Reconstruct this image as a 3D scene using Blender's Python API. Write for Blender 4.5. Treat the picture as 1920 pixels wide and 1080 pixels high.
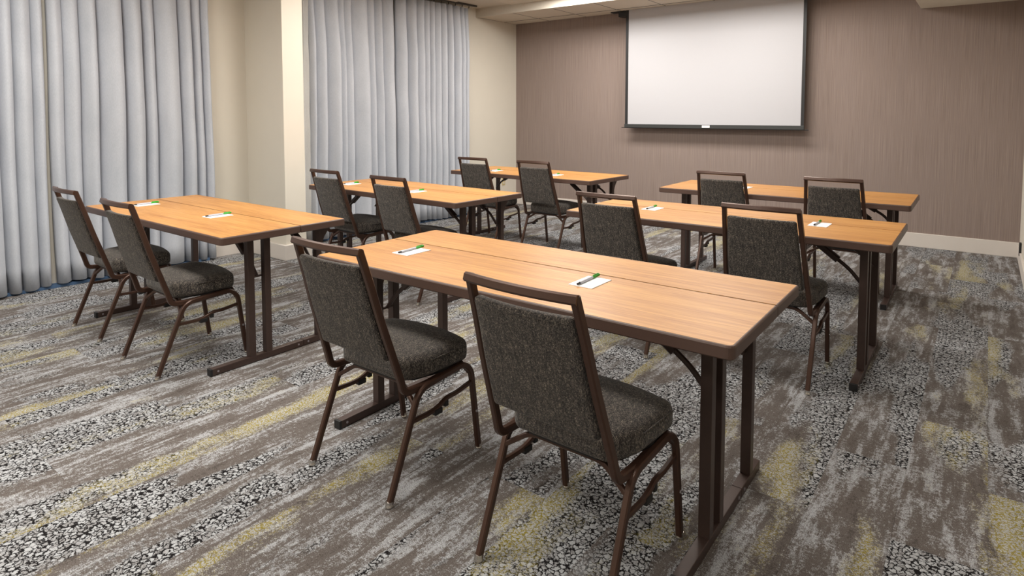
import bpy, bmesh, math, random
from mathutils import Vector, Matrix
random.seed(7)
R = math.radians
scene = bpy.context.scene
for o in list(bpy.data.objects):
    bpy.data.objects.remove(o)

# ------------------------------------------------------------------ camera
cam_d = bpy.data.cameras.new('camera')
cam = bpy.data.objects.new('camera', cam_d)
scene.collection.objects.link(cam)
cam.location = (0, 0, 1.3656)
cam.rotation_euler = (R(90 - 3.433), 0, R(37.4))
cam_d.sensor_width = 36
cam_d.lens = 1164.94 * 36 / 1920
cam_d.shift_y = -(540 - 284.8) / 1920
cam_d.clip_start = 0.02
scene.camera = cam

# ------------------------------------------------------------------ world, exposure
w = bpy.data.worlds.new('world'); scene.world = w
w.use_nodes = True
w.node_tree.nodes['Background'].inputs[0].default_value = (0.9, 0.93, 1.0, 1)
w.node_tree.nodes['Background'].inputs[1].default_value = 0.35
vs = scene.view_settings
vs.view_transform = 'Standard'; vs.look = 'None'; vs.gamma = 1
vs.use_curve_mapping = False
vs.exposure = 0.36

# ceiling lamps of the room (x, y, watts): recessed troffers; those besides the far row and pillar are unseen, assumed for fill
CEIL = 2.845
LAMPS = [(-3.85, 6.22, 42), (-2.0, 6.22, 34), (-3.9, 3.75, 33), (-2.2, 3.75, 34),
         (-4.2, 1.1, 40), (-2.2, 1.1, 30), (-0.2, 3.4, 8), (0.3, 0.2, 10), (-2.2, -1.4, 26), (-4.2, -1.4, 26)]
LAMP_COL = (1.0, 0.955, 0.885)

# ------------------------------------------------------------------ helpers
COL = scene.collection
def tag(o, label=None, cat=None, group=None, kind=None):
    if label: o['label'] = label
    if cat: o['category'] = cat
    if group: o['group'] = group
    if kind: o['kind'] = kind
    return o
def empty(name, loc=(0, 0, 0), rz=0):
    o = bpy.data.objects.new(name, None); COL.objects.link(o)
    o.location = loc; o.rotation_euler = (0, 0, rz); o.empty_display_size = .1
    return o
def obj(name, bm, mat, parent=None, smooth=False, loc=None):
    me = bpy.data.meshes.new(name)
    bmesh.ops.recalc_face_normals(bm, faces=bm.faces[:])
    bm.to_mesh(me); bm.free()
    if smooth:
        for p in me.polygons: p.use_smooth = True
        me.set_sharp_from_angle(angle=R(40))
    me.materials.append(mat)
    o = bpy.data.objects.new(name, me); COL.objects.link(o)
    if parent: o.parent = parent
    if loc: o.location = loc
    return o
def copy_tree(o, parent=None):
    c = o.copy(); COL.objects.link(c); c.parent = parent
    for ch in list(o.children): copy_tree(ch, c)
    return c
def box(bm, x0, x1, y0, y1, z0, z1, bev=0, seg=2):
    vs_ = [bm.verts.new((x, y, z)) for x in (x0, x1) for y in (y0, y1) for z in (z0, z1)]
    f = [(0, 1, 3, 2), (4, 6, 7, 5), (0, 4, 5, 1), (2, 3, 7, 6), (0, 2, 6, 4), (1, 5, 7, 3)]
    fs = [bm.faces.new([vs_[i] for i in q]) for q in f]
    if bev:
        es = list({e for fc in fs for e in fc.edges})
        bmesh.ops.bevel(bm, geom=es, offset=bev, segments=seg, affect='EDGES', profile=.5)
def bxm(*a, **k):
    bm = bmesh.new(); box(bm, *a, **k); return bm
def prism(bm, pts, z0, z1):
    a = [bm.verts.new((p[0], p[1], z0)) for p in pts]; b = [bm.verts.new((p[0], p[1], z1)) for p in pts]
    bm.faces.new(a); bm.faces.new(b)
    n = len(pts)
    for i in range(n): bm.faces.new((a[i], a[(i+1) % n], b[(i+1) % n], b[i]))
def fillet(pts, rads, seg=6):
    """polyline with its inner corners rounded"""
    pts = [Vector(p) for p in pts]; out = [pts[0]]
    for i in range(1, len(pts)-1):
        p, a, b = pts[i], pts[i-1], pts[i+1]
        r = rads[i-1] if isinstance(rads, (list, tuple)) else rads
        d1, d2 = (a-p), (b-p); l1, l2 = d1.length, d2.length; d1.normalize(); d2.normalize()
        t = min(r, l1*.49, l2*.49)
        if t < 1e-4: out.append(p); continue
        for k in range(seg+1):
            s = k/seg
            out.append((p+d1*t)*(1-s)**2 + p*2*s*(1-s) + (p+d2*t)*s*s)
    out.append(pts[-1]); return out
def sweep(bm, path, side, w_, h_, ch=.004, rnd=0):
    """tube along a path; side = fixed width axis; rnd>0: round section with rnd sides"""
    path = [Vector(p) for p in path]; side = Vector(side).normalized()
    if rnd:
        sec = [(math.cos(2*math.pi*k/rnd)*w_/2, math.sin(2*math.pi*k/rnd)*h_/2) for k in range(rnd)]
    else:
        a, b, c = w_/2, h_/2, ch
        sec = [(a, b-c), (a-c, b), (-a+c, b), (-a, b-c), (-a, -b+c), (-a+c, -b), (a-c, -b), (a, -b+c)]
    rings = []
    for i, p in enumerate(path):
        t = (path[min(i+1, len(path)-1)]-path[max(i-1, 0)]).normalized()
        s = (side - t*side.dot(t)).normalized(); n = t.cross(s).normalized()
        rings.append([bm.verts.new(p+s*u+n*v) for u, v in sec])
    m = len(sec)
    for i in range(len(rings)-1):
        for k in range(m):
            bm.faces.new((rings[i][k], rings[i][(k+1) % m], rings[i+1][(k+1) % m], rings[i+1][k]))
    bm.faces.new(rings[0]); bm.faces.new(rings[-1][::-1])
def lathe(bm, prof, loc=(0, 0, 0), n=16):
    rings = [[bm.verts.new((loc[0]+r*math.cos(2*math.pi*k/n), loc[1]+r*math.sin(2*math.pi*k/n), loc[2]+z)) for k in range(n)] for r, z in prof]
    for i in range(len(rings)-1):
        for k in range(n):
            bm.faces.new((rings[i][k], rings[i][(k+1) % n], rings[i+1][(k+1) % n], rings[i+1][k]))
    bm.faces.new(rings[0]); bm.faces.new(rings[-1])
def rbox(hx, hy, hz, r, n=(6, 6, 4), fn=None):
    """rounded box around the origin, mapped through fn(x, y, z)"""
    bm = bmesh.new()
    def axis(h, m):
        e = [-h, -h+r*.25, -h+r*.6, -h+r]
        mid = [-h+r+(2*h-2*r)*k/m for k in range(1, m)]
        return e + mid + [-v for v in e[::-1]]
    ax = [axis(hx, n[0]), axis(hy, n[1]), axis(hz, n[2])]
    H = (hx, hy, hz); cache = {}
    def V(i, j, k):
        key = (i, j, k)
        if key not in cache:
            p = Vector((ax[0][i], ax[1][j], ax[2][k]))
            q = Vector([max(-(H[t]-r), min(H[t]-r, p[t])) for t in range(3)])
            d = p-q
            if d.length > 1e-9: p = q + d.normalized()*r
            if fn: p = Vector(fn(*p))
            cache[key] = bm.verts.new(p)
        return cache[key]
    L = [len(a)-1 for a in ax]
    for k in (0, L[2]):
        for i in range(L[0]):
            for j in range(L[1]): bm.faces.new((V(i, j, k), V(i+1, j, k), V(i+1, j+1, k), V(i, j+1, k)))
    for j in (0, L[1]):
        for i in range(L[0]):
            for k in range(L[2]): bm.faces.new((V(i, j, k), V(i+1, j, k), V(i+1, j, k+1), V(i, j, k+1)))
    for i in (0, L[0]):
        for j in range(L[1]):
            for k in range(L[2]): bm.faces.new((V(i, j, k), V(i, j+1, k), V(i, j+1, k+1), V(i, j, k+1)))
    return bm

# ------------------------------------------------------------------ materials
def srgb(r, g, b):
    f = lambda c: (c/255/12.92) if c/255 <= .04045 else ((c/255+.055)/1.055)**2.4
    return (f(r), f(g), f(b), 1)
class NT:
    def __init__(s, name):
        s.m = bpy.data.materials.new(name); s.m.use_nodes = True
        s.t = s.m.node_tree; s.b = s.t.nodes['Principled BSDF']
    def n(s, typ, **kw):
        nd = s.t.nodes.new(typ)
        for k, v in kw.items():
            if k.startswith('i_'):
                key = k[2:]; key = int(key) if key.isdigit() else key.replace('_', ' ')
                nd.inputs[key].default_value = v
            else: setattr(nd, k, v)
        return nd
    def l(s, a, b): s.t.links.new(a, b)
    def math(s, op, a, b=None, c=None, clamp=False):
        nd = s.n('ShaderNodeMath', operation=op, use_clamp=clamp)
        for i, v in enumerate((a, b, c)):
            if v is None: continue
            if isinstance(v, (int, float)): nd.inputs[i].default_value = v
            else: s.l(v, nd.inputs[i])
        return nd.outputs[0]
    def mix(s, f, a, b, blend='MIX'):
        nd = s.n('ShaderNodeMix', data_type='RGBA', blend_type=blend)
        for k, v in ((0, f), (6, a), (7, b)):
            if isinstance(v, (int, float, tuple)): nd.inputs[k].default_value = v
            else: s.l(v, nd.inputs[k])
        return nd.outputs[2]
    def noise(s, vec, scale, detail=2, rough=.5, dist=0):
        nd = s.n('ShaderNodeTexNoise'); nd.inputs['Scale'].default_value = scale
        nd.inputs['Detail'].default_value = detail; nd.inputs['Roughness'].default_value = rough
        nd.inputs['Distortion'].default_value = dist
        if vec is not None: s.l(vec, nd.inputs['Vector'])
        return nd.outputs['Fac']
    def mapr(s, v, a, b, c=0, d=1):
        nd = s.n('ShaderNodeMapRange', clamp=True)
        s.l(v, nd.inputs[0])
        for i, x in enumerate((a, b, c, d)): nd.inputs[i+1].default_value = x
        return nd.outputs[0]
    def scalev(s, vec, sc, add=None):
        nd = s.n('ShaderNodeVectorMath', operation='MULTIPLY'); s.l(vec, nd.inputs[0]); nd.inputs[1].default_value = sc
        o = nd.outputs[0]
        if add is not None:
            a = s.n('ShaderNodeVectorMath', operation='ADD'); s.l(o, a.inputs[0]); s.l(add, a.inputs[1]); o = a.outputs[0]
        return o
    def bump(s, h, strength=.3, dist=.01):
        nd = s.n('ShaderNodeBump'); nd.inputs['Strength'].default_value = strength; nd.inputs['Distance'].default_value = dist
        s.l(h, nd.inputs['Height']); s.l(nd.outputs[0], s.b.inputs['Normal'])
    def pos(s): return s.n('ShaderNodeNewGeometry').outputs['Position']
    def oco(s): return s.n('ShaderNodeTexCoord').outputs['Object']
def plain(name, col, rough=.5, metal=0, var=.06, nscale=30, spec=.5, bump=0):
    t = NT(name); t.b.inputs['Roughness'].default_value = rough; t.b.inputs['Metallic'].default_value = metal
    t.b.inputs['Specular IOR Level'].default_value = spec
    nz = t.noise(t.oco(), nscale, 3)
    d = tuple(c*(1-var) for c in col[:3])+(1,); e = tuple(min(1, c*(1+var)) for c in col[:3])+(1,)
    t.l(t.mix(nz, d, e), t.b.inputs['Base Color'])
    if bump: t.bump(nz, bump, .002)
    return t.m

M = {}
M['frame'] = plain('bronze_painted_steel', srgb(74, 52, 42), .36, .35, .15, 60)
M['table_steel'] = plain('brown_painted_steel', srgb(70, 55, 50), .42, .25, .1, 60)
M['edge'] = plain('brown_vinyl_edge', srgb(84, 64, 56), .42, 0, .08, 80)
M['rubber'] = plain('black_rubber', srgb(26, 25, 26), .6)
M['chrome'] = plain('chrome_glide', srgb(200, 196, 190), .2, .9, .03)
M['paper'] = plain('white_card', srgb(244, 244, 244), .8, 0, .01)
M['silver'] = plain('silver_pen_barrel', srgb(176, 178, 186), .35, 0, .03)
M['green'] = plain('green_pen_cap', srgb(40, 150, 25), .4, 0, .05)
M['black'] = plain('black_screen_border', srgb(32, 32, 34), .55)
M['darkbar'] = plain('dark_grey_bar', srgb(52, 54, 54), .5)
M['cream'] = plain('cream_wall_paint', srgb(214, 208, 196), .85, 0, .02, 6, .2)
M['base'] = plain('warm_white_baseboard', srgb(214, 207, 200), .5, 0, .02, 8)
M['ceiling'] = plain('ceiling_paint', srgb(200, 190, 176), .9, 0, .02, 40, .1)
M['tile'] = plain('mineral_ceiling_tile', srgb(208, 197, 182), .95, 0, .08, 160, .1, .3)
M['grid'] = plain('ceiling_grid', srgb(205, 198, 186), .6)
M['ivory'] = plain('ivory_outlet', srgb(200, 184, 140), .45)
M['blue'] = plain('blue_daylight_strip', srgb(72, 100, 134), .7, 0, .15, 20)  # daylight leaking under the curtains, put into the colour
M['steel'] = plain('zinc_screw', srgb(170, 165, 170), .35, .7, .05)
M['track'] = plain('curtain_track', srgb(60, 56, 52), .5)

def mk_wallcover():
    t = NT('brown_string_wallcovering'); p = t.pos()
    s1 = t.noise(t.scalev(p, (260, 260, 1.6)), 1, 3, .7)
    s2 = t.noise(t.scalev(p, (60, 60, .8)), 1, 2)
    c = t.mix(t.mapr(s1, .3, .7), srgb(120, 105, 98), srgb(160, 144, 136))
    c = t.mix(t.mapr(s2, .35, .65, 0, .5), c, srgb(140, 126, 121))
    t.l(c, t.b.inputs['Base Color']); t.b.inputs['Roughness'].default_value = .75
    t.b.inputs['Specular IOR Level'].default_value = .3
    t.bump(s1, .15, .002); return t.m
M['wallcover'] = mk_wallcover()

def mk_wood():
    t = NT('honey_wood_laminate'); p = t.oco()
    oi = t.n('ShaderNodeObjectInfo')
    cv = t.n('ShaderNodeCombineXYZ'); t.l(t.math('MULTIPLY', oi.outputs['Random'], 31), cv.inputs[0]); t.l(t.math('MULTIPLY', oi.outputs['Random'], 17), cv.inputs[1])
    g = t.noise(t.scalev(p, (2.2, 55, 20), cv.outputs[0]), 1, 5, .62, .4)
    f = t.noise(t.scalev(p, (9, 420, 60), cv.outputs[0]), 1, 3, .6)
    b = t.noise(t.scalev(p, (1.1, 9, 5), cv.outputs[0]), 1, 2)
    c = t.mix(t.mapr(g, .3, .7), srgb(158, 104, 50), srgb(198, 145, 80))
    c = t.mix(t.mapr(f, .5, .7, 0, .6), c, srgb(134, 84, 40))
    c = t.mix(t.mapr(b, .4, .65, 0, .3), c, srgb(213, 160, 92))
    t.l(c, t.b.inputs['Base Color'])
    t.l(t.mapr(f, .3, .7, .34, .44), t.b.inputs['Roughness']); t.b.inputs['Specular IOR Level'].default_value = .4
    t.bump(f, .05, .001); return t.m
M['wood'] = mk_wood()

def mk_tweed():
    t = NT('charcoal_tweed_upholstery'); p = t.oco()
    a = t.noise(t.scalev(p, (900, 260, 150)), 1, 2, .6)
    b = t.noise(t.scalev(p, (150, 700, 1000)), 1, 2, .6)
    big = t.noise(t.scalev(p, (130, 60, 22)), 1, 2)
    v = t.math('ADD', t.math('MULTIPLY', a, .56), t.math('MULTIPLY', b, .44))
    v = t.math('ADD', v, t.math('MULTIPLY', t.math('SUBTRACT', big, .5), .16))
    r = t.n('ShaderNodeValToRGB'); t.l(v, r.inputs[0])
    el = r.color_ramp.elements
    el[0].position = .38; el[0].color = srgb(26, 25, 26)
    el[1].position = .68; el[1].color = srgb(178, 166, 150)
    e = el.new(.53); e.color = srgb(72, 68, 66)
    t.l(r.outputs[0], t.b.inputs['Base Color'])
    t.b.inputs['Roughness'].default_value = .95; t.b.inputs['Specular IOR Level'].default_value = .15
    t.b.inputs['Sheen Weight'].default_value = .15
    t.bump(v, .35, .002); return t.m
M['tweed'] = mk_tweed()

def mk_curtain(name, c0, c1, lining=False):
    t = NT(name); p = t.pos()
    n1 = t.noise(t.scalev(p, (300, 300, 60)), 1, 2)
    n2 = t.noise(t.scalev(p, (6, 6, 3)), 1, 3)
    t.l(t.mix(t.mapr(t.math('ADD', t.math('MULTIPLY', n1, .5), t.math('MULTIPLY', n2, .5)), .3, .7), c0, c1), t.b.inputs['Base Color'])
    t.b.inputs['Roughness'].default_value = .7; t.b.inputs['Specular IOR Level'].default_value = .3
    t.b.inputs['Sheen Weight'].default_value = .2
    t.bump(n2 if lining else n1, .5 if lining else .08, .02 if lining else .001); return t.m
M['curtain'] = mk_curtain('silver_blue_drapery', srgb(170, 175, 184), srgb(190, 194, 202))
M['lining'] = mk_curtain('grey_curtain_lining', srgb(186, 186, 186), srgb(206, 206, 204), True)

def mk_screen():
    t = NT('matte_white_screen')
    nz = t.noise(t.scalev(t.pos(), (400, 400, 400)), 1, 1)
    t.l(t.mix(nz, srgb(182, 182, 187), srgb(192, 192, 197)), t.b.inputs['Base Color'])
    t.b.inputs['Roughness'].default_value = .9; return t.m
M['screen'] = mk_screen()

def mk_carpet():
    t = NT('patterned_carpet'); p = t.pos()
    oi = t.n('ShaderNodeObjectInfo'); rnd = oi.outputs['Random']
    cv = t.n('ShaderNodeCombineXYZ')
    t.l(t.math('MULTIPLY', rnd, 3.1), cv.inputs[2])
    zoff = cv.outputs[0]
    # large zones, drawn out along the planks; every plank shifts them a little
    zonA = t.noise(t.scalev(p, (3.6, .7, 1), zoff), 1, 2, .5)
    cv2 = t.n('ShaderNodeCombineXYZ'); t.l(t.math('MULTIPLY', rnd, 2.3), cv2.inputs[2]); cv2.inputs[0].default_value = 41.3
    zonB = t.noise(t.scalev(p, (4.2, .7, 1), cv2.outputs[0]), 1, 2, .5)
    streak = t.noise(t.scalev(p, (20, 2.4, 1), zoff), 1, 7, .7, .3)
    blotch = t.noise(t.scalev(p, (14, 6, 1), zoff), 1, 5, .7)
    fine = t.noise(t.scalev(p, (260, 260, 1)), 1, 2, .7)
    mid = t.noise(t.scalev(p, (70, 70, 1)), 1, 3, .7)
    fd = t.math('SUBTRACT', fine, .5); md = t.math('SUBTRACT', mid, .5)
    dith = t.math('ADD', t.math('MULTIPLY', fd, .22), t.math('MULTIPLY', md, .35))
    # ground: taupe with pale streaks
    sv = t.math('ADD', t.math('ADD', t.math('MULTIPLY', streak, .62), t.math('MULTIPLY', blotch, .38)), dith)
    taupe = t.mix(t.mapr(fine, .3, .7), srgb(83, 77, 73), srgb(112, 105, 101))
    pale = t.mix(t.mapr(fine, .3, .7), srgb(122, 122, 124), srgb(190, 192, 195))
    c = t.mix(t.mapr(sv, .49, .59), taupe, pale)
    c = t.mix(t.mapr(sv, .36, .42, .55, 0), c, srgb(62, 56, 54))
    # warped coordinates for the pebbles
    wn = t.n('ShaderNodeTexNoise'); wn.inputs['Scale'].default_value = 60; wn.inputs['Detail'].default_value = 4; t.l(p, wn.inputs['Vector'])
    wv = t.n('ShaderNodeVectorMath', operation='MULTIPLY_ADD'); t.l(wn.outputs['Color'], wv.inputs[0]); wv.inputs[1].default_value = (.034, .034, 0); t.l(p, wv.inputs[2])
    def vor(sc):
        e = t.n('ShaderNodeTexVoronoi', feature='DISTANCE_TO_EDGE', voronoi_dimensions='2D'); e.inputs['Scale'].default_value = sc; t.l(wv.outputs[0], e.inputs['Vector'])
        q = t.n('ShaderNodeTexVoronoi', feature='F1', voronoi_dimensions='2D'); q.inputs['Scale'].default_value = sc; t.l(wv.outputs[0], q.inputs['Vector'])
        return e.outputs['Distance'], q.outputs['Color'], q.outputs['Distance']
    d1, k1, q1 = vor(58); d2, k2, q2 = vor(66)
    s1 = t.n('ShaderNodeSeparateColor'); t.l(k1, s1.inputs[0]); s2 = t.n('ShaderNodeSeparateColor'); t.l(k2, s2.inputs[0])
    crack = t.math('ADD', t.math('MINIMUM', d1, t.math('MULTIPLY', t.math('SUBTRACT', .80, q1), .6)), t.math('ADD', t.math('MULTIPLY', md, .34), t.math('ADD', t.math('MULTIPLY', fd, .16), t.math('MULTIPLY', t.math('SUBTRACT', s1.outputs[1], .5), .1))))
    peb = t.mix(t.mapr(t.math('ADD', s1.outputs[0], t.math('MULTIPLY', md, 1.2)), .2, .6), srgb(104, 101, 100), srgb(164, 166, 169))
    peb = t.mix(t.mapr(fine, .38, .68, 0, .75), peb, srgb(198, 200, 203))
    pebc = t.mix(t.mapr(crack, .07, .16), srgb(30, 28, 29), peb)
    ycr = t.math('ADD', d2, t.math('ADD', t.math('MULTIPLY', fd, .55), t.math('MULTIPLY', md, .3)))
    yel = t.mix(t.mapr(ycr, .09, .19), srgb(142, 128, 36), t.mix(t.mapr(fine, .3, .7), srgb(128, 127, 124), srgb(196, 196, 192)))
    bl = t.math('SUBTRACT', blotch, .5)
    mP = t.mapr(t.math('ADD', t.math('ADD', zonA, t.math('MULTIPLY', bl, .12)), t.math('MULTIPLY', dith, .3)), .505, .545)
    mY = t.mapr(t.math('ADD', t.math('ADD', zonB, t.math('MULTIPLY', bl, .4)), t.math('MULTIPLY', dith, .7)), .585, .68)
    c = t.mix(mP, c, pebc)
    c = t.mix(t.math("MULTIPLY", mY, .8), c, yel)
    t.l(c, t.b.inputs['Base Color'])
    t.b.inputs['Roughness'].default_value = .97; t.b.inputs['Specular IOR Level'].default_value = .08
    hgt = t.math('ADD', t.math('MULTIPLY', fine, .5), t.math('MULTIPLY', t.math('MULTIPLY', t.mapr(d1, .02, .3), mP), .8))
    t.bump(hgt, .5, .006); return t.m
M['carpet'] = mk_carpet()

def mk_lens():
    t = NT('lit_lamp_lens')
    t.b.inputs['Base Color'].default_value = (.9, .9, .88, 1)
    t.b.inputs['Emission Color'].default_value = LAMP_COL+(1,)
    t.b.inputs['Emission Strength'].default_value = 3.0
    return t.m
M['lens'] = mk_lens()

# ------------------------------------------------------------------ room shell
def struct(name, bm, mat, label=None):
    o = obj(name, bm, mat); o['kind'] = 'structure'
    if label: o['label'] = label
    return o
YB = 7.60                                   # back wall
def XL(y): return -5.845 + (y-2.95)*.0245   # face of the left wall (it runs a little out of square)
XR = 0.285; XF = 2.3; YF = -3.0; YJ = 5.3
floor = struct('floor', bxm(-6.2, XF+.1, YF-.1, YB+.1, -.12, -.0095), M['carpet'], 'grey patterned carpet floor of long planks')
# carpet planks, a quarter of a metre by one metre, every other column shifted by half a length
pm = bmesh.new(); box(pm, -.12485, .12485, -.49985, .49985, -.012, 0, bev=.0006, seg=1)
proto = obj('carpet_plank', pm, M['carpet'], floor)
first = True
for i in range(-12, 14):
    xc = -2.95 + .125 + .25*i
    if xc - .125 > XR: continue
    for j in range(-1, 9):
        yc = .77 - .5 + j + (0 if i % 2 == 0 else .5)
        if yc - .5 < -.3 or yc - .5 > YB: continue
        if math.hypot(xc, yc) > .9 and yc < 0.0: continue
        o = proto if first else proto.copy()
        if not first: COL.objects.link(o)
        o.parent = floor; first = False
        o.location = (xc, yc, 0)
struct('wall_back', bxm(-6.2, XF+.1, YB, YB+.12, -.1, 3.1), M['wallcover'], 'brown wallcovering with fine vertical threads behind the screen')
bm = bmesh.new(); prism(bm, [(XL(YF), YF), (XL(YB), YB), (-6.3, YB), (-6.3, YF)], -.1, 3.1)
struct('wall_left', bm, M['cream'], 'cream painted wall with long curtains')
struct('wall_right', bxm(XR, XR+.15, YJ, YB, -.1, 3.1), M['cream'], 'cream wall stub at the right picture edge')
struct('wall_side', bxm(XR+.15, XF+.1, YJ, YJ+.12, -.1, 3.1), M['cream'], 'cream wall beyond the right picture edge')
struct('wall_far_right', bxm(XF, XF+.12, YF, YJ, -.1, 3.1), M['cream'], 'cream side wall out of the picture')
struct('wall_front', bxm(-6.2, XF+.1, YF-.12, YF, -.1, 3.1), M['cream'], 'cream wall behind the camera')
# pillar with its own plinth
struct('wall_pillar', bxm(XL(3.3)-.02, -5.2, 3.305, 3.525, 0, 3.0, bev=.004), M['cream'], 'cream square pillar standing between the two curtains')
struct('trim_1', bxm(XL(3.3)-.02, -5.165, 3.272, 3.56, 0, .142, bev=.003), M['base'], 'white plinth around the foot of the pillar')
struct('baseboard_back', bxm(XL(YB), XR, YB-.016, YB+.01, 0, .145, bev=.004), M['base'], 'tall white baseboard under the brown wall')
def leftboard(name, y0, y1):
    b_ = bmesh.new(); prism(b_, [(XL(y0)+.014, y0), (XL(y1)+.014, y1), (XL(y1)-.01, y1), (XL(y0)-.01, y0)], 0, .1)
    struct(name, b_, M['base'], 'pale baseboard along the cream wall')
leftboard('baseboard_left', 2.5, 3.272); leftboard('baseboard_left', 3.56, 7.585)
struct('baseboard_right', bxm(XR-.014, XR+.01, YJ, YB-.016, 0, .12, bev=.003), M['base'], 'white baseboard at the right picture edge')
b_ = bmesh.new(); prism(b_, [(XL(-.5)+.085, -.5), (XL(2.86)+.085, 2.86), (XL(2.86)-.01, 2.86), (XL(-.5)-.01, -.5)], 0, .022)  # flat blue strip standing in for daylight leaking below the hem
struct('daylight_leak_near', b_, M['blue'], 'blue strip painted as daylight leaking under the near curtain')
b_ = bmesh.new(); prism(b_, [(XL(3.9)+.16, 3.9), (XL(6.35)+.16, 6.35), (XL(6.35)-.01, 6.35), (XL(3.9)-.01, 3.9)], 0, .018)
struct('daylight_leak_far', b_, M['blue'], 'blue strip painted as daylight leaking under the far curtain')

# ceiling: main plane, lowered band along the back wall with tiles, boxed soffit on the right
YS = 6.71; ZS = 2.73
ceil = struct('ceiling', bxm(-6.2, XF+.1, YF-.1, YS, CEIL, CEIL+.1), M['ceiling'], 'pale ceiling with a lowered tiled band')
band = bmesh.new(); box(band, -6.2, XF, YS, YB, ZS+.012, CEIL+.1); box(band, -6.2, XF, YS-.02, YS+.002, ZS-.004, CEIL+.02)
struct('trim_4', band, M['grid'], 'lowered ceiling band with metal grid in front of the brown wall')
gb = bmesh.new()
for k in range(11): box(gb, -5.745+.62*k-.0058, -5.745+.62*k+.0058, YS+.003, YB, ZS-.0022, ZS+.0115)
box(gb, -6.2, XR, 7.318, 7.326, ZS-.0018, ZS+.0112)
struct('trim_5', gb, M['track'], 'thin dark grid bars between the lowered ceiling tiles')
tm = bmesh.new(); box(tm, -.304, .304, -.298, .298, ZS-.001, ZS+.014)
tile = obj('ceiling_tile', tm, M['tile'], ceil, loc=(-5.435, 7.012, 0))
tm = bmesh.new(); box(tm, -.304, .304, -.13, .13, ZS-.001, ZS+.014)
tile2 = obj('ceiling_tile', tm, M['tile'], ceil, loc=(-5.435, 7.466, 0))
for k in range(1, 8):
    for t_ in (tile, tile2):
        c_ = t_.copy(); COL.objects.link(c_); c_.parent = ceil; c_.location.x = -5.435+.62*k
tm = bmesh.new(); box(tm, -.298, .298, -.3, .3, CEIL-.012, CEIL+.001)
tile3 = obj('ceiling_tile', tm, M['tile'], ceil, loc=(-5.435, 5.78, 0))
c_ = tile3.copy(); COL.objects.link(c_); c_.parent = ceil; c_.location = (-4.815, 6.39, 0)
struct('wall_soffit', bxm(-.58, XR+.05, YJ-.3, YB, 2.44, 3.0, bev=.003), M['cream'], 'boxed cream soffit hanging at the top right')

# ------------------------------------------------------------------ ceiling lamps
def troffer(x, y, watts, label):
    t = empty('ceiling_light', (x, y, CEIL))
    tag(t, label, 'ceiling light', 'recessed ceiling lights')
    L, W = 1.19, .56
    fr = bmesh.new()
    for a in ((-L/2-.02, L/2+.02, -W/2-.02, -W/2), (-L/2-.02, L/2+.02, W/2, W/2+.02), (-L/2-.02, -L/2, -W/2, W/2), (L/2, L/2+.02, -W/2, W/2)):
        box(fr, *a, -.014, .002)
    obj('frame', fr, M['grid'], t)
    obj('diffuser', bxm(-L/2, L/2, -W/2, W/2, -.008, .001), M['lens'], t)
    ld = bpy.data.lights.new('lamp', 'AREA'); ld.shape = 'RECTANGLE'; ld.size = L*.96; ld.size_y = W*.96
    ld.energy = watts; ld.color = LAMP_COL
    lo = bpy.data.objects.new('lamp', ld); COL.objects.link(lo); lo.parent = t; lo.location = (0, 0, -.012)
names_ = ['bright recessed ceiling light in front of the lowered band above the far left table', 'recessed ceiling light above the far right table',
          'recessed ceiling light above the pillar', 'assumed unseen ceiling light over the middle right table', 'assumed unseen ceiling light over the near left table',
          'assumed unseen ceiling light over the front right table', 'assumed unseen ceiling light by the right wall stub', 'assumed unseen ceiling light over the camera',
          'assumed unseen ceiling light behind the front right table', 'assumed unseen ceiling light behind the near left table']
for (x, y, e), nm in zip(LAMPS, names_): troffer(x, y, e, nm)

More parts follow.
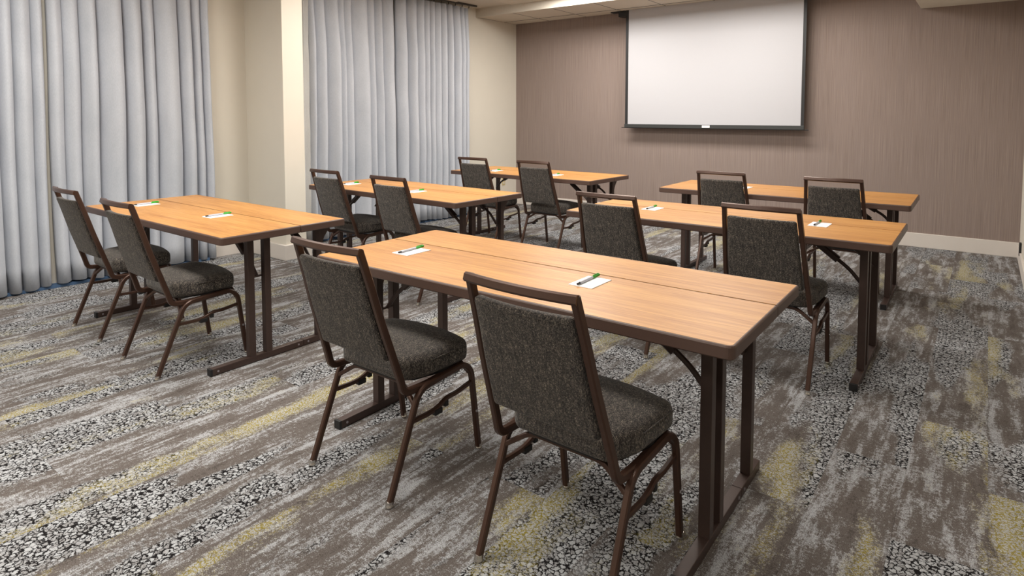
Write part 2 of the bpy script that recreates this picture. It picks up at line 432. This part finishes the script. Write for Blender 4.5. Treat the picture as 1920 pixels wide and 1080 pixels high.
# ------------------------------------------------------------------ curtains
def fold_profile(valleys, depth, seg=14):
    """points (y, offset): rounded folds between narrow valleys"""
    pts = []
    for a, b in zip(valleys[:-1], valleys[1:]):
        wd = b-a; d = min(depth, wd*.8)*random.uniform(.7, 1.1); sk = random.uniform(-.22, .22)
        for k in range(seg):
            s = k/seg; s2 = s + sk*math.sin(math.pi*s)*.5
            pts.append((a+wd*s, d*(math.sin(math.pi*min(1, max(0, s2)))**.75)))
    pts.append((valleys[-1], 0))
    return pts
def curtain(name, valleys, xoff, z0, z1, label, depth=.1, lining=None):
    prof = fold_profile(valleys, depth)
    ym = valleys[0]
    root = empty(name, (XL(ym)+xoff, ym, z0)); tag(root, label, 'curtain', 'long silver curtains')
    bm = bmesh.new(); NZ = 16; rows = []
    ph = [random.uniform(0, 6.28) for _ in range(4)]
    for r_ in range(NZ+1):
        s = r_/NZ; z = (z1-z0)*s; row = []
        amp = 1.08 - .45*max(0, s-.75)/.25
        for (y, d) in prof:
            wob = .012*math.sin(3.1*z+ph[0]+y*2.3)+.006*math.sin(6.7*z+ph[1]+y*5)
            dy = .012*math.sin(1.7*z+ph[2]+y*3)*(1-s)
            zz = z + (.012*math.sin(y*9+ph[3]) if r_ == 0 else 0)
            x = XL(y)+xoff + (d*amp - depth*.5) + wob*.6
            row.append(bm.verts.new((x-root.location.x, y+dy-ym, zz)))
        rows.append(row)
    for a, b in zip(rows[:-1], rows[1:]):
        for k in range(len(a)-1): bm.faces.new((a[k], a[k+1], b[k+1], b[k]))
    o = obj('drape', bm, M['curtain'], root, smooth=True)
    for p_ in o.data.polygons: p_.use_smooth = True
    md = o.modifiers.new('thick', 'SOLIDIFY'); md.thickness = .004; md.offset = 0
    # heading tape along the top
    bm = bmesh.new()
    pts = [(XL(y)+xoff+(d*.63-depth*.5)-root.location.x-.004, y-ym, z1-z0-.02) for y, d in prof[::2]]
    sweep(bm, pts, (0, 0, 1), .05, .004, ch=.0005)
    obj('heading_tape', bm, M['curtain'], root)
    if lining:
        bm = bmesh.new(); rows = []
        for r_ in range(13):
            s = r_/12; z = (z1-z0)*s
            rows.append([bm.verts.new((XL(ym)+xoff-root.location.x+.012*math.sin(k*2.1)-.05+.02*k/5+.006*math.sin(z*9+k), -lining*(1-.45*s)*(1-k/5)+.012, z+.006)) for k in range(6)])
        for a, b in zip(rows[:-1], rows[1:]):
            for k in range(5): bm.faces.new((a[k], a[k+1], b[k+1], b[k]))
        o = obj('lining', bm, M['lining'], root, smooth=True); o['label'] = 'crinkled grey lining edge'
        md = o.modifiers.new('thick', 'SOLIDIFY'); md.thickness = .003
    return root
V1 = [-.3]
while V1[-1] < 1.2: V1.append(V1[-1]+random.uniform(.1, .19))
V1 = V1[:-1] + [1.357, 1.451, 1.566, 1.64]
V1b = [1.668, 1.77, 1.881, 2.002, 2.195, 2.345, 2.445, 2.648, 2.766, 2.85, 2.925]
curtain('curtain', V1, .115, .028, 2.775, 'silver curtain hanging at the left picture edge', .13)
curtain('curtain', V1b, .115, .028, 2.775, 'silver curtain behind the near left table, left of the pillar', .13)
V2 = [3.90, 3.985, 4.114, 4.274, 4.365, 4.462, 4.673, 4.78, 4.879, 5.062]
V2b = [5.092, 5.26, 5.429, 5.549, 5.64, 5.729, 5.83, 5.937, 6.059, 6.185, 6.281, 6.37]
curtain('curtain', V2, .20, .03, 2.782, 'silver curtain right of the pillar with a crinkled lining edge', .12, lining=.12)
curtain('curtain', V2b, .20, .03, 2.782, 'silver curtain nearest the brown wall, ending beside the outlet', .11)
def track(y0, y1, xo, z, label):
    r_ = empty('curtain_track', (XL(y0)+xo, y0, z)); tag(r_, label, 'curtain track')
    bm = bmesh.new(); dx = XL(y1)-XL(y0)
    sweep(bm, [(0, 0, .012), (dx, y1-y0, .012)], (1, 0, 0), .03, .024, ch=.003)
    obj('rail', bm, M['track'], r_)
    n = int((y1-y0)/.13)
    hk = None
    for k in range(n):
        if hk is None:
            bm = bmesh.new(); sweep(bm, [(0, 0, 0), (.004, 0, -.012), (-.004, 0, -.028)], (0, 1, 0), .012, .006, ch=.001)
            hk = obj('hook', bm, M['track'], r_); h_ = hk
        else:
            h_ = hk.copy(); COL.objects.link(h_); h_.parent = r_
        yy = .05+k*.13; h_.location = (dx*yy/(y1-y0)-.02, yy, 0)
track(-.3, 2.95, .1, 2.815, 'dark curtain track above the near curtains')
track(3.85, 6.5, .18, 2.822, 'dark curtain track above the far curtains')

# ------------------------------------------------------------------ projection screen
SY = 7.45
sc = empty('projection_screen', (-2.72, SY, 1.19)); tag(sc, 'white pull-down projection screen with black border on the brown wall', 'projection screen')
sx0, sx1 = -3.812+2.72, -1.618+2.72; zb = 1.19
def sp(name, a, mat, par=sc, **k): return obj(name, bxm(*a, **k), mat, par)
fab = sp('screen_fabric', (sx0+.04, sx1-.034, -.003, 0, .05, 2.728-zb), M['screen'])
sp('black_border', (sx0, sx0+.04, -.0035, .0005, .03, 2.728-zb), M['black']); sp('black_border', (sx1-.034, sx1, -.0035, .0005, .03, 2.728-zb), M['black'])
sp('bottom_bar', (sx0-.005, sx1+.005, -.014, .012, .006, .052), M['darkbar'], bev=.003)
sp('bottom_rod', (sx0-.05, sx1+.05, -.006, .006, 0, .009), M['black'], bev=.002)
pl = sp('maker_plate', (-.048, .048, -.0165, -.013, .016, .044), M['paper']); pl['label'] = 'small white maker plate'
sp('housing', (sx0-.12, sx1+.12, .012, .13, 2.655-zb, 2.7305-zb), M['black'], bev=.004)
sp('bracket', (sx0-.23, sx0-.02, .0, .1, 2.716-zb, 2.7302-zb), M['black'])

# outlet on the cream wall
ot = empty('wall_outlet', (XL(7.29), 7.295, .365), 0); tag(ot, 'small ivory wall outlet beside the far left table', 'outlet')
obj('plate', bxm(-.002, .006, -.036, .036, -.057, .057, bev=.002), M['ivory'], ot)
for dz in (-.022, .022): obj('socket', bxm(.005, .009, -.016, .016, dz-.014, dz+.014, bev=.003), M['base'], ot)

# hinge post on the right wall stub
hg = obj('door_stop', bxm(-.012, .006, -.03, .03, -.06, .06, bev=.004), M['rubber'], None, loc=(XR-.006, 7.2, .15))
tag(hg, 'dark bumper on the cream wall at the right picture edge', 'door stop')

# ------------------------------------------------------------------ tables
TL_, TW, TH = 1.829, .762, .745
def rounded_rect(x0, x1, y0, y1, rads, seg=5):
    cs = [((x1, y1), 0), ((x0, y1), 90), ((x0, y0), 180), ((x1, y0), 270)]
    pts = []
    for ((x, y), a), r_ in zip(cs, rads):
        sx = -1 if x == x1 else 1; sy = -1 if y == y1 else 1
        if r_ < 1e-4: pts.append((x, y)); continue
        for k in range(seg+1):
            th = R(a+90*k/seg); pts.append((x+sx*r_+r_*math.cos(th), y+sy*r_+r_*math.sin(th)))
    return pts
def slab(name, y0, y1, rads, parent):
    """edge-banded panel with its laminate face as a sub-part"""
    x0, x1 = -TL_/2, TL_/2
    bm = bmesh.new(); prof = [(0.004, TH-.041), (0, TH-.037), (0, TH-.006), (.002, TH-.002), (.005, TH-.0006)]
    rings = []
    for ins, z in prof:
        rr = [max(0.0, r_-ins) if r_ > .001 else 0 for r_ in rads]
        pts = rounded_rect(x0+ins, x1-ins, y0+min(ins, .0035), y1-min(ins, .0035), rr)
        rings.append([bm.verts.new((p[0], p[1], z)) for p in pts])
    n = len(rings[0])
    for a, b in zip(rings[:-1], rings[1:]):
        for k in range(n): bm.faces.new((a[k], a[(k+1) % n], b[(k+1) % n], b[k]))
    bm.faces.new(rings[0]); bm.faces.new(rings[-1])
    o = obj(name, bm, M['edge'], parent)
    bm = bmesh.new(); e = .0075
    prism(bm, rounded_rect(x0+e, x1-e, y0+(e if rads[2] > .001 else .0022), y1-(e if rads[0] > .001 else .0022), [max(0, r_-e) for r_ in rads]), TH-.003, TH)
    obj('laminate', bm, M['wood'], o)
def make_table():
    t = empty('folding_table'); tag(t, 'table', 'table', 'wood-topped folding tables in two columns')
    ys = -TW/2 + TW*.6
    slab('tabletop', -TW/2, ys-.0026, (0, 0, .022, .022), t)
    slab('leaf', ys+.0026, TW/2, (.014, .014, 0, 0), t)
    S = M['table_steel']
    for sx in (-1, 1):
        X = .770*sx
        ft = obj('foot', bxm(X-.0185, X+.0185, -.385, .163, .003, .037, bev=.002), S, t)
        obj('end_cap', bxm(X-.0192, X+.0192, -.391, -.378, .0005, .038, bev=.002), M['rubber'], ft)
        for yy, zz in ((-.35, .02), (.13, .02)):
            b_ = bmesh.new(); sweep(b_, [(X-.0205*1, yy, zz), (X+.0205, yy, zz)], (0, 1, 0), .011, .011, rnd=10); obj('screw', b_, M['steel'], ft)
        f2 = obj('leaf_foot', bxm(X-.0185, X+.0185, .1655, .392, .003, .037, bev=.002), S, t)
        b_ = bmesh.new(); sweep(b_, [(X-.0205, .195, .02), (X+.0205, .195, .02)], (0, 1, 0), .011, .011, rnd=10); obj('screw', b_, M['steel'], f2)
        obj('glide', bxm(X-.012, X+.012, .13, .155, 0, .004), M['rubber'], ft); obj('glide', bxm(X-.012, X+.012, .37, .388, 0, .004), M['rubber'], f2)
        for y0 in (-.172, -.074, .262):
            obj('leg', bxm(X-.0185, X+.0185, y0, y0+.038, .036, TH-.04, bev=.002), S, t)
        # flared gusset on top of the leaf leg
        b_ = bmesh.new()
        for xx in (X-.014, X+.014): pass
        pts = [(.298, TH-.041), (.375, TH-.041), (.36, TH-.07), (.325, TH-.115), (.306, TH-.16), (.298, TH-.2)]
        a = [b_.verts.new((X-.013, p[0], p[1])) for p in pts]; c = [b_.verts.new((X+.013, p[0], p[1])) for p in pts]
        b_.faces.new(a); b_.faces.new(c)
        for k in range(6): b_.faces.new((a[k], a[(k+1) % 6], c[(k+1) % 6], c[k]))
        obj('gusset', b_, S, t)
        # folding braces with a locking sleeve
        for yb, zl in ((-.104, .47), (.24, .5)):
            p0 = Vector((X-sx*.012, yb, zl)); p1 = Vector((X-sx*.075, yb, zl+.075)); p2 = Vector((X-sx*.27, yb, TH-.05))
            b_ = bmesh.new(); sweep(b_, fillet([p0, p1, p2], .03), (0, 1, 0), .02, .02, rnd=8)
            br = obj('brace', b_, S, t, smooth=True)
            m0 = p1.lerp(p2, .28); m1 = p1.lerp(p2, .86)
            b_ = bmesh.new(); sweep(b_, [m0, m1], (0, 1, 0), .036, .034, ch=.006); obj('sleeve', b_, S, br)
            obj('bracket', bxm(p2.x-.03, p2.x+.03, yb-.02, yb+.02, TH-.066, TH-.0405, bev=.003), S, br)
            b_ = bmesh.new(); sweep(b_, [(p0.x, -.14 if yb < 0 else yb-.01, zl), (p0.x, -.05 if yb < 0 else .27, zl)], (1, 0, 0), .012, .012, rnd=8); obj('pivot', b_, S, br)
        # under-top cross rail tying the legs
        obj('cross_rail', bxm(X-.0185, X+.0185, -.21, .10, TH-.052, TH-.0405), S, t)
    return t
TABLES = [((-1.434, 2.022), .57, 'large wood-topped folding table in the foreground, nearest the camera'),
          ((-1.252, 3.786), .34, 'wood-topped folding table second in the right-hand column, between the foreground table and the last one'),
          ((-1.308, 5.353), .65, 'wood-topped folding table at the back of the right-hand column, below the projection screen'),
          ((-3.952, 1.948), -.09, 'wood-topped folding table at the left, in front of the near curtain'),
          ((-3.845, 3.607), -2.06, 'wood-topped folding table in front of the far curtain, beside the pillar'),
          ((-3.834, 5.436), -1.66, 'wood-topped folding table farthest back on the left, near the wall outlet')]
tp = make_table(); tabs = []
for i, ((x, y), a, lab) in enumerate(TABLES):
    t = tp if i == 0 else copy_tree(tp)
    t.location = (x, y, 0); t.rotation_euler.z = R(a); t['label'] = lab; tabs.append(t)

# ------------------------------------------------------------------ chairs
UP = [(-.078, .912), (-.037, .782), (0, .652), (.040, .53), (.074, .425)]       # upright in side view (y, z)
def upy(z):
    for (y0, z0), (y1, z1) in zip(UP[:-1], UP[1:]):
        if z <= z0 and z >= z1: return y0+(y1-y0)*(z0-z)/(z0-z1)
    return UP[0][0] if z > UP[0][1] else UP[-1][0]
def upx(z): return .177 + (.905-z)/(.905-.40)*.029
def make_chair():
    t = empty('banquet_chair'); tag(t, 'chair', 'chair', 'banquet chairs at the tables')
    F = M['frame']
    # back frame: two uprights that bend forward into the seat rails
    for sx in (-1, 1):
        path = [(sx*upx(z), y, z) for y, z in UP]
        path += [(sx*.207, .088, .372), (sx*.207, .19, .366), (sx*.207, .40, .378)]
        b_ = bmesh.new(); sweep(b_, fillet(path, [.05, .05, .05, .05, .045, .04]), (1, 0, 0), .022, .026, ch=.004)
        obj('back_upright', b_, F, t, smooth=True)
    b_ = bmesh.new(); pts = []
    for k in range(13):
        u = -1+2*k/12; pts.append((u*.186, -.081-.022*(1-u*u), .907+.002*(1-u*u)))
    sweep(b_, pts, (0, .28, 1), .027, .024, ch=.005); obj('top_rail', b_, F, t, smooth=True)
    # back pad
    z0, z1 = .495, .855; hz = (z1-z0)/2
    def fpad(x, y, z):
        zz = (z0+z1)/2+z; u = x/.176
        return (x*(upx(zz)/.196), upy(zz)+y-.004-.020*(1-u*u)*max(.25, (zz-.40)/.5), zz)
    pad = obj('back_pad', rbox(.178, .0185, hz, .013, (10, 1, 10), fpad), M['tweed'], t, smooth=True)
    b_ = bmesh.new(); pp = [fpad(-.170+.34*k/14, -.0165, hz-.014) for k in range(15)]
    sweep(b_, pp, (0, 0, 1), .006, .006, rnd=6); obj('piping', b_, M['tweed'], pad, smooth=True)
    # seat cushion, narrower at the back, crowned, with a soft front
    def fseat(x, y, z):
        s = max(0.0, (y+.177)/.354); wx = .158+.054*min(1, s/.3)**.7+.014*min(1, s*1.3)
        u = x/.22; top = (z+.043)/.086
        zz = .433+z+.012*s*top + .012*top*(1-u*u)*(1-(2*s-1)**2*.7) - (.012*top*max(0, s-.8)/.2)
        yy = .281+y
        if s > .5: yy -= .035*u*u*(s-.5)/.5
        return (x*wx/.22, yy, zz)
    seat = obj('seat', rbox(.22, .177, .043, .030, (8, 8, 1), fseat), M['tweed'], t, smooth=True)
    b_ = bmesh.new(); lo = [(-.218, .10), (.218, .10)]
    ring = [fseat(x, y, .020) for x, y in [(-.2215, -.06+.21*k/8) for k in range(9)]]
    ring2 = [fseat(x, y, .020) for x, y in [(.2215, -.06+.21*k/8) for k in range(9)]]
    for rg in (ring, ring2): sweep(b_, rg, (0, 0, 1), .005, .005, rnd=6)
    obj('piping', b_, M['tweed'], seat, smooth=True)
    pan = bmesh.new(); prism(pan, [(-.12, .128), (.12, .128), (.175, .17), (.212, .30), (.20, .41), (.14, .43), (-.14, .43), (-.20, .41), (-.212, .30), (-.175, .17)], .383, .400)
    obj('seat_pan', pan, M['rubber'], t)
    # side leg frames: rear leg, top rail and front leg bent from one tube
    for sx in (-1, 1):
        X = sx*.2195
        path = [(X, .004, .012), (X, .142, .345), (X, .178, .369), (X, .395, .384), (X, .440, .345), (X, .4845, .012)]
        b_ = bmesh.new(); sweep(b_, fillet(path, [.06, .05, .05, .05]), (1, 0, 0), .021, .023, ch=.004)
        lf = obj('leg_frame', b_, F, t, smooth=True)
        for yy in (.002, .486):
            b_ = bmesh.new(); lathe(b_, [(.012, 0), (.0145, .003), (.0145, .007), (.0125, .010), (.0125, .022)], (X, yy, 0), 14)
            obj('glide', b_, M['chrome'], lf, smooth=True)
        # wavy side stretcher with its stacking bumper
        path = [(X, .112, .262), (X, .20, .258), (X, .245, .262), (X, .30, .284), (X, .345, .282), (X, .446, .296)]
        b_ = bmesh.new(); sweep(b_, fillet(path, .04), (1, 0, 0), .016, .016, ch=.003)
        st = obj('stretcher', b_, F, t, smooth=True)
        b_ = bmesh.new(); box(b_, X-.011, X+.011, .225, .265, .240, .262, bev=.003); box(b_, X-.009, X+.009, .28, .30, .254, .276, bev=.003)
        obj('stacking_bumper', b_, M['rubber'], st)
        b_ = bmesh.new(); sweep(b_, [(X+sx*.009, .462, .17), (X+sx*.014, .462, .17)], (0, 1, 0), .012, .012, rnd=10); obj('rivet', b_, M['steel'], lf)
    # arched cross braces under the seat
    for yy, zl, zh in ((.130, .318, .374), (.43, .34, .374)):
        b_ = bmesh.new(); sweep(b_, fillet([(-.215, yy, zl), (-.13, yy+.02, zh), (.13, yy+.02, zh), (.215, yy, zl)], .03), (0, 1, 0), .016, .016, ch=.003)
        obj('cross_brace', b_, F, t, smooth=True)
    return t
CHAIRS = [(-1.826, 1.393, .6, 'tweed banquet chair at the left of the foreground table, its seat fully visible'),
          (-.972, 1.382, -1.2, 'tweed banquet chair nearest the camera, at the right of the foreground table'),
          (-1.699, 3.173, -.9, 'tweed banquet chair at the left of the second right-hand table, behind the foreground table'),
          (-.871, 3.225, .2, 'tweed banquet chair at the right of the second right-hand table, behind the foreground table corner'),
          (-1.650, 4.93, .5, 'tweed banquet chair at the left of the back right table, directly below the projection screen'),
          (-.846, 4.90, -1.0, 'tweed banquet chair at the right of the back right table, nearest the right edge'),
          (-4.418, 1.405, -.8, 'tweed banquet chair farthest left, beside the near curtain'),
          (-3.570, 1.374, -.8, 'tweed banquet chair at the right of the near left table, second from the left edge'),
          (-4.245, 3.135, -2.3, 'tweed banquet chair at the left of the table beside the pillar'),
          (-3.420, 3.078, -1.6, 'tweed banquet chair at the right of the table beside the pillar'),
          (-4.250, 4.955, 1.2, 'tweed banquet chair at the left of the farthest left table, against the far curtain'),
          (-3.462, 4.94, -.6, 'tweed banquet chair at the right of the farthest left table, by the wall corner')]
cp_ = make_chair()
for i, (x, y, a, lab) in enumerate(CHAIRS):
    c_ = cp_ if i == 0 else copy_tree(cp_)
    c_.location = (x, y, 0); c_.rotation_euler.z = R(a); c_['label'] = lab

# ------------------------------------------------------------------ note cards and pens
bm = bmesh.new()
for k in range(3): box(bm, -.05+.0006*k, .05-.0004*k, -.073+.0005*k, .073-.0008*k, .0009*k, .0009*k+.0008)
card0 = obj('note_card', bm, M['paper'])
tag(card0, 'card', 'note card', 'white note cards on the tables')
def make_pen():
    p = empty('pen'); tag(p, 'pen', 'pen', 'green-capped pens on the note cards')
    b_ = bmesh.new(); sweep(b_, [(0, -.068, .0055), (0, .03, .0055)], (1, 0, 0), .0105, .0105, rnd=12); obj('barrel', b_, M['silver'], p, smooth=True)
    b_ = bmesh.new(); sweep(b_, [(0, .028, .0055), (0, .078, .0055), (0, .081, .0055)], (1, 0, 0), .0112, .0112, rnd=12)
    cp = obj('cap', b_, M['green'], p, smooth=True)
    obj('clip', bxm(-.0016, .0016, .036, .076, .011, .0135, bev=.0006), M['green'], cp)
    b_ = bmesh.new(); sweep(b_, [(0, -.068, .0055), (0, -.078, .0055), (0, -.084, .0055)], (1, 0, 0), .008, .008, rnd=10); obj('tip', b_, M['rubber'], p, smooth=True)
    return p
pen0 = make_pen()
CARDS = [(-1.147, 1.977, 0, 'on the foreground table, in front of the nearest chair'), (-2.053, 1.936, 0, 'on the foreground table, at its left seat'),
         (-.731, 3.815, 0, 'on the second right-hand table, near its right end'), (-1.735, 3.80, 0, 'on the second right-hand table, at its left seat'),
         (-1.625, 5.385, 0, 'on the back right table, beside the left chair'), (-.83, 5.39, 0, 'on the back right table, behind the right chair'),
         (-3.723, 1.905, 2, 'on the near left table, at its right seat'), (-4.585, 1.845, 2, 'on the near left table, at its left seat'),
         (-3.64, 3.49, -2, 'on the table beside the pillar, at its right seat'), (-4.50, 3.52, -2, 'on the table beside the pillar, at its left seat'),
         (-3.50, 5.32, -1, 'on the farthest left table, at its right seat'), (-4.30, 5.33, -1, 'on the farthest left table, at its left seat')]
for i, (x, y, a, wh) in enumerate(CARDS):
    c_ = card0 if i == 0 else card0.copy()
    if i: COL.objects.link(c_)
    c_.location = (x, y, TH+.0002); c_.rotation_euler.z = R(a); c_['label'] = 'white note card '+wh
    p_ = pen0 if i == 0 else copy_tree(pen0)
    p_.location = (x-.014, y+.012, TH+.0030); p_.rotation_euler.z = R(a+2+3*math.sin(i*2.1)); p_['label'] = 'green-capped pen '+wh
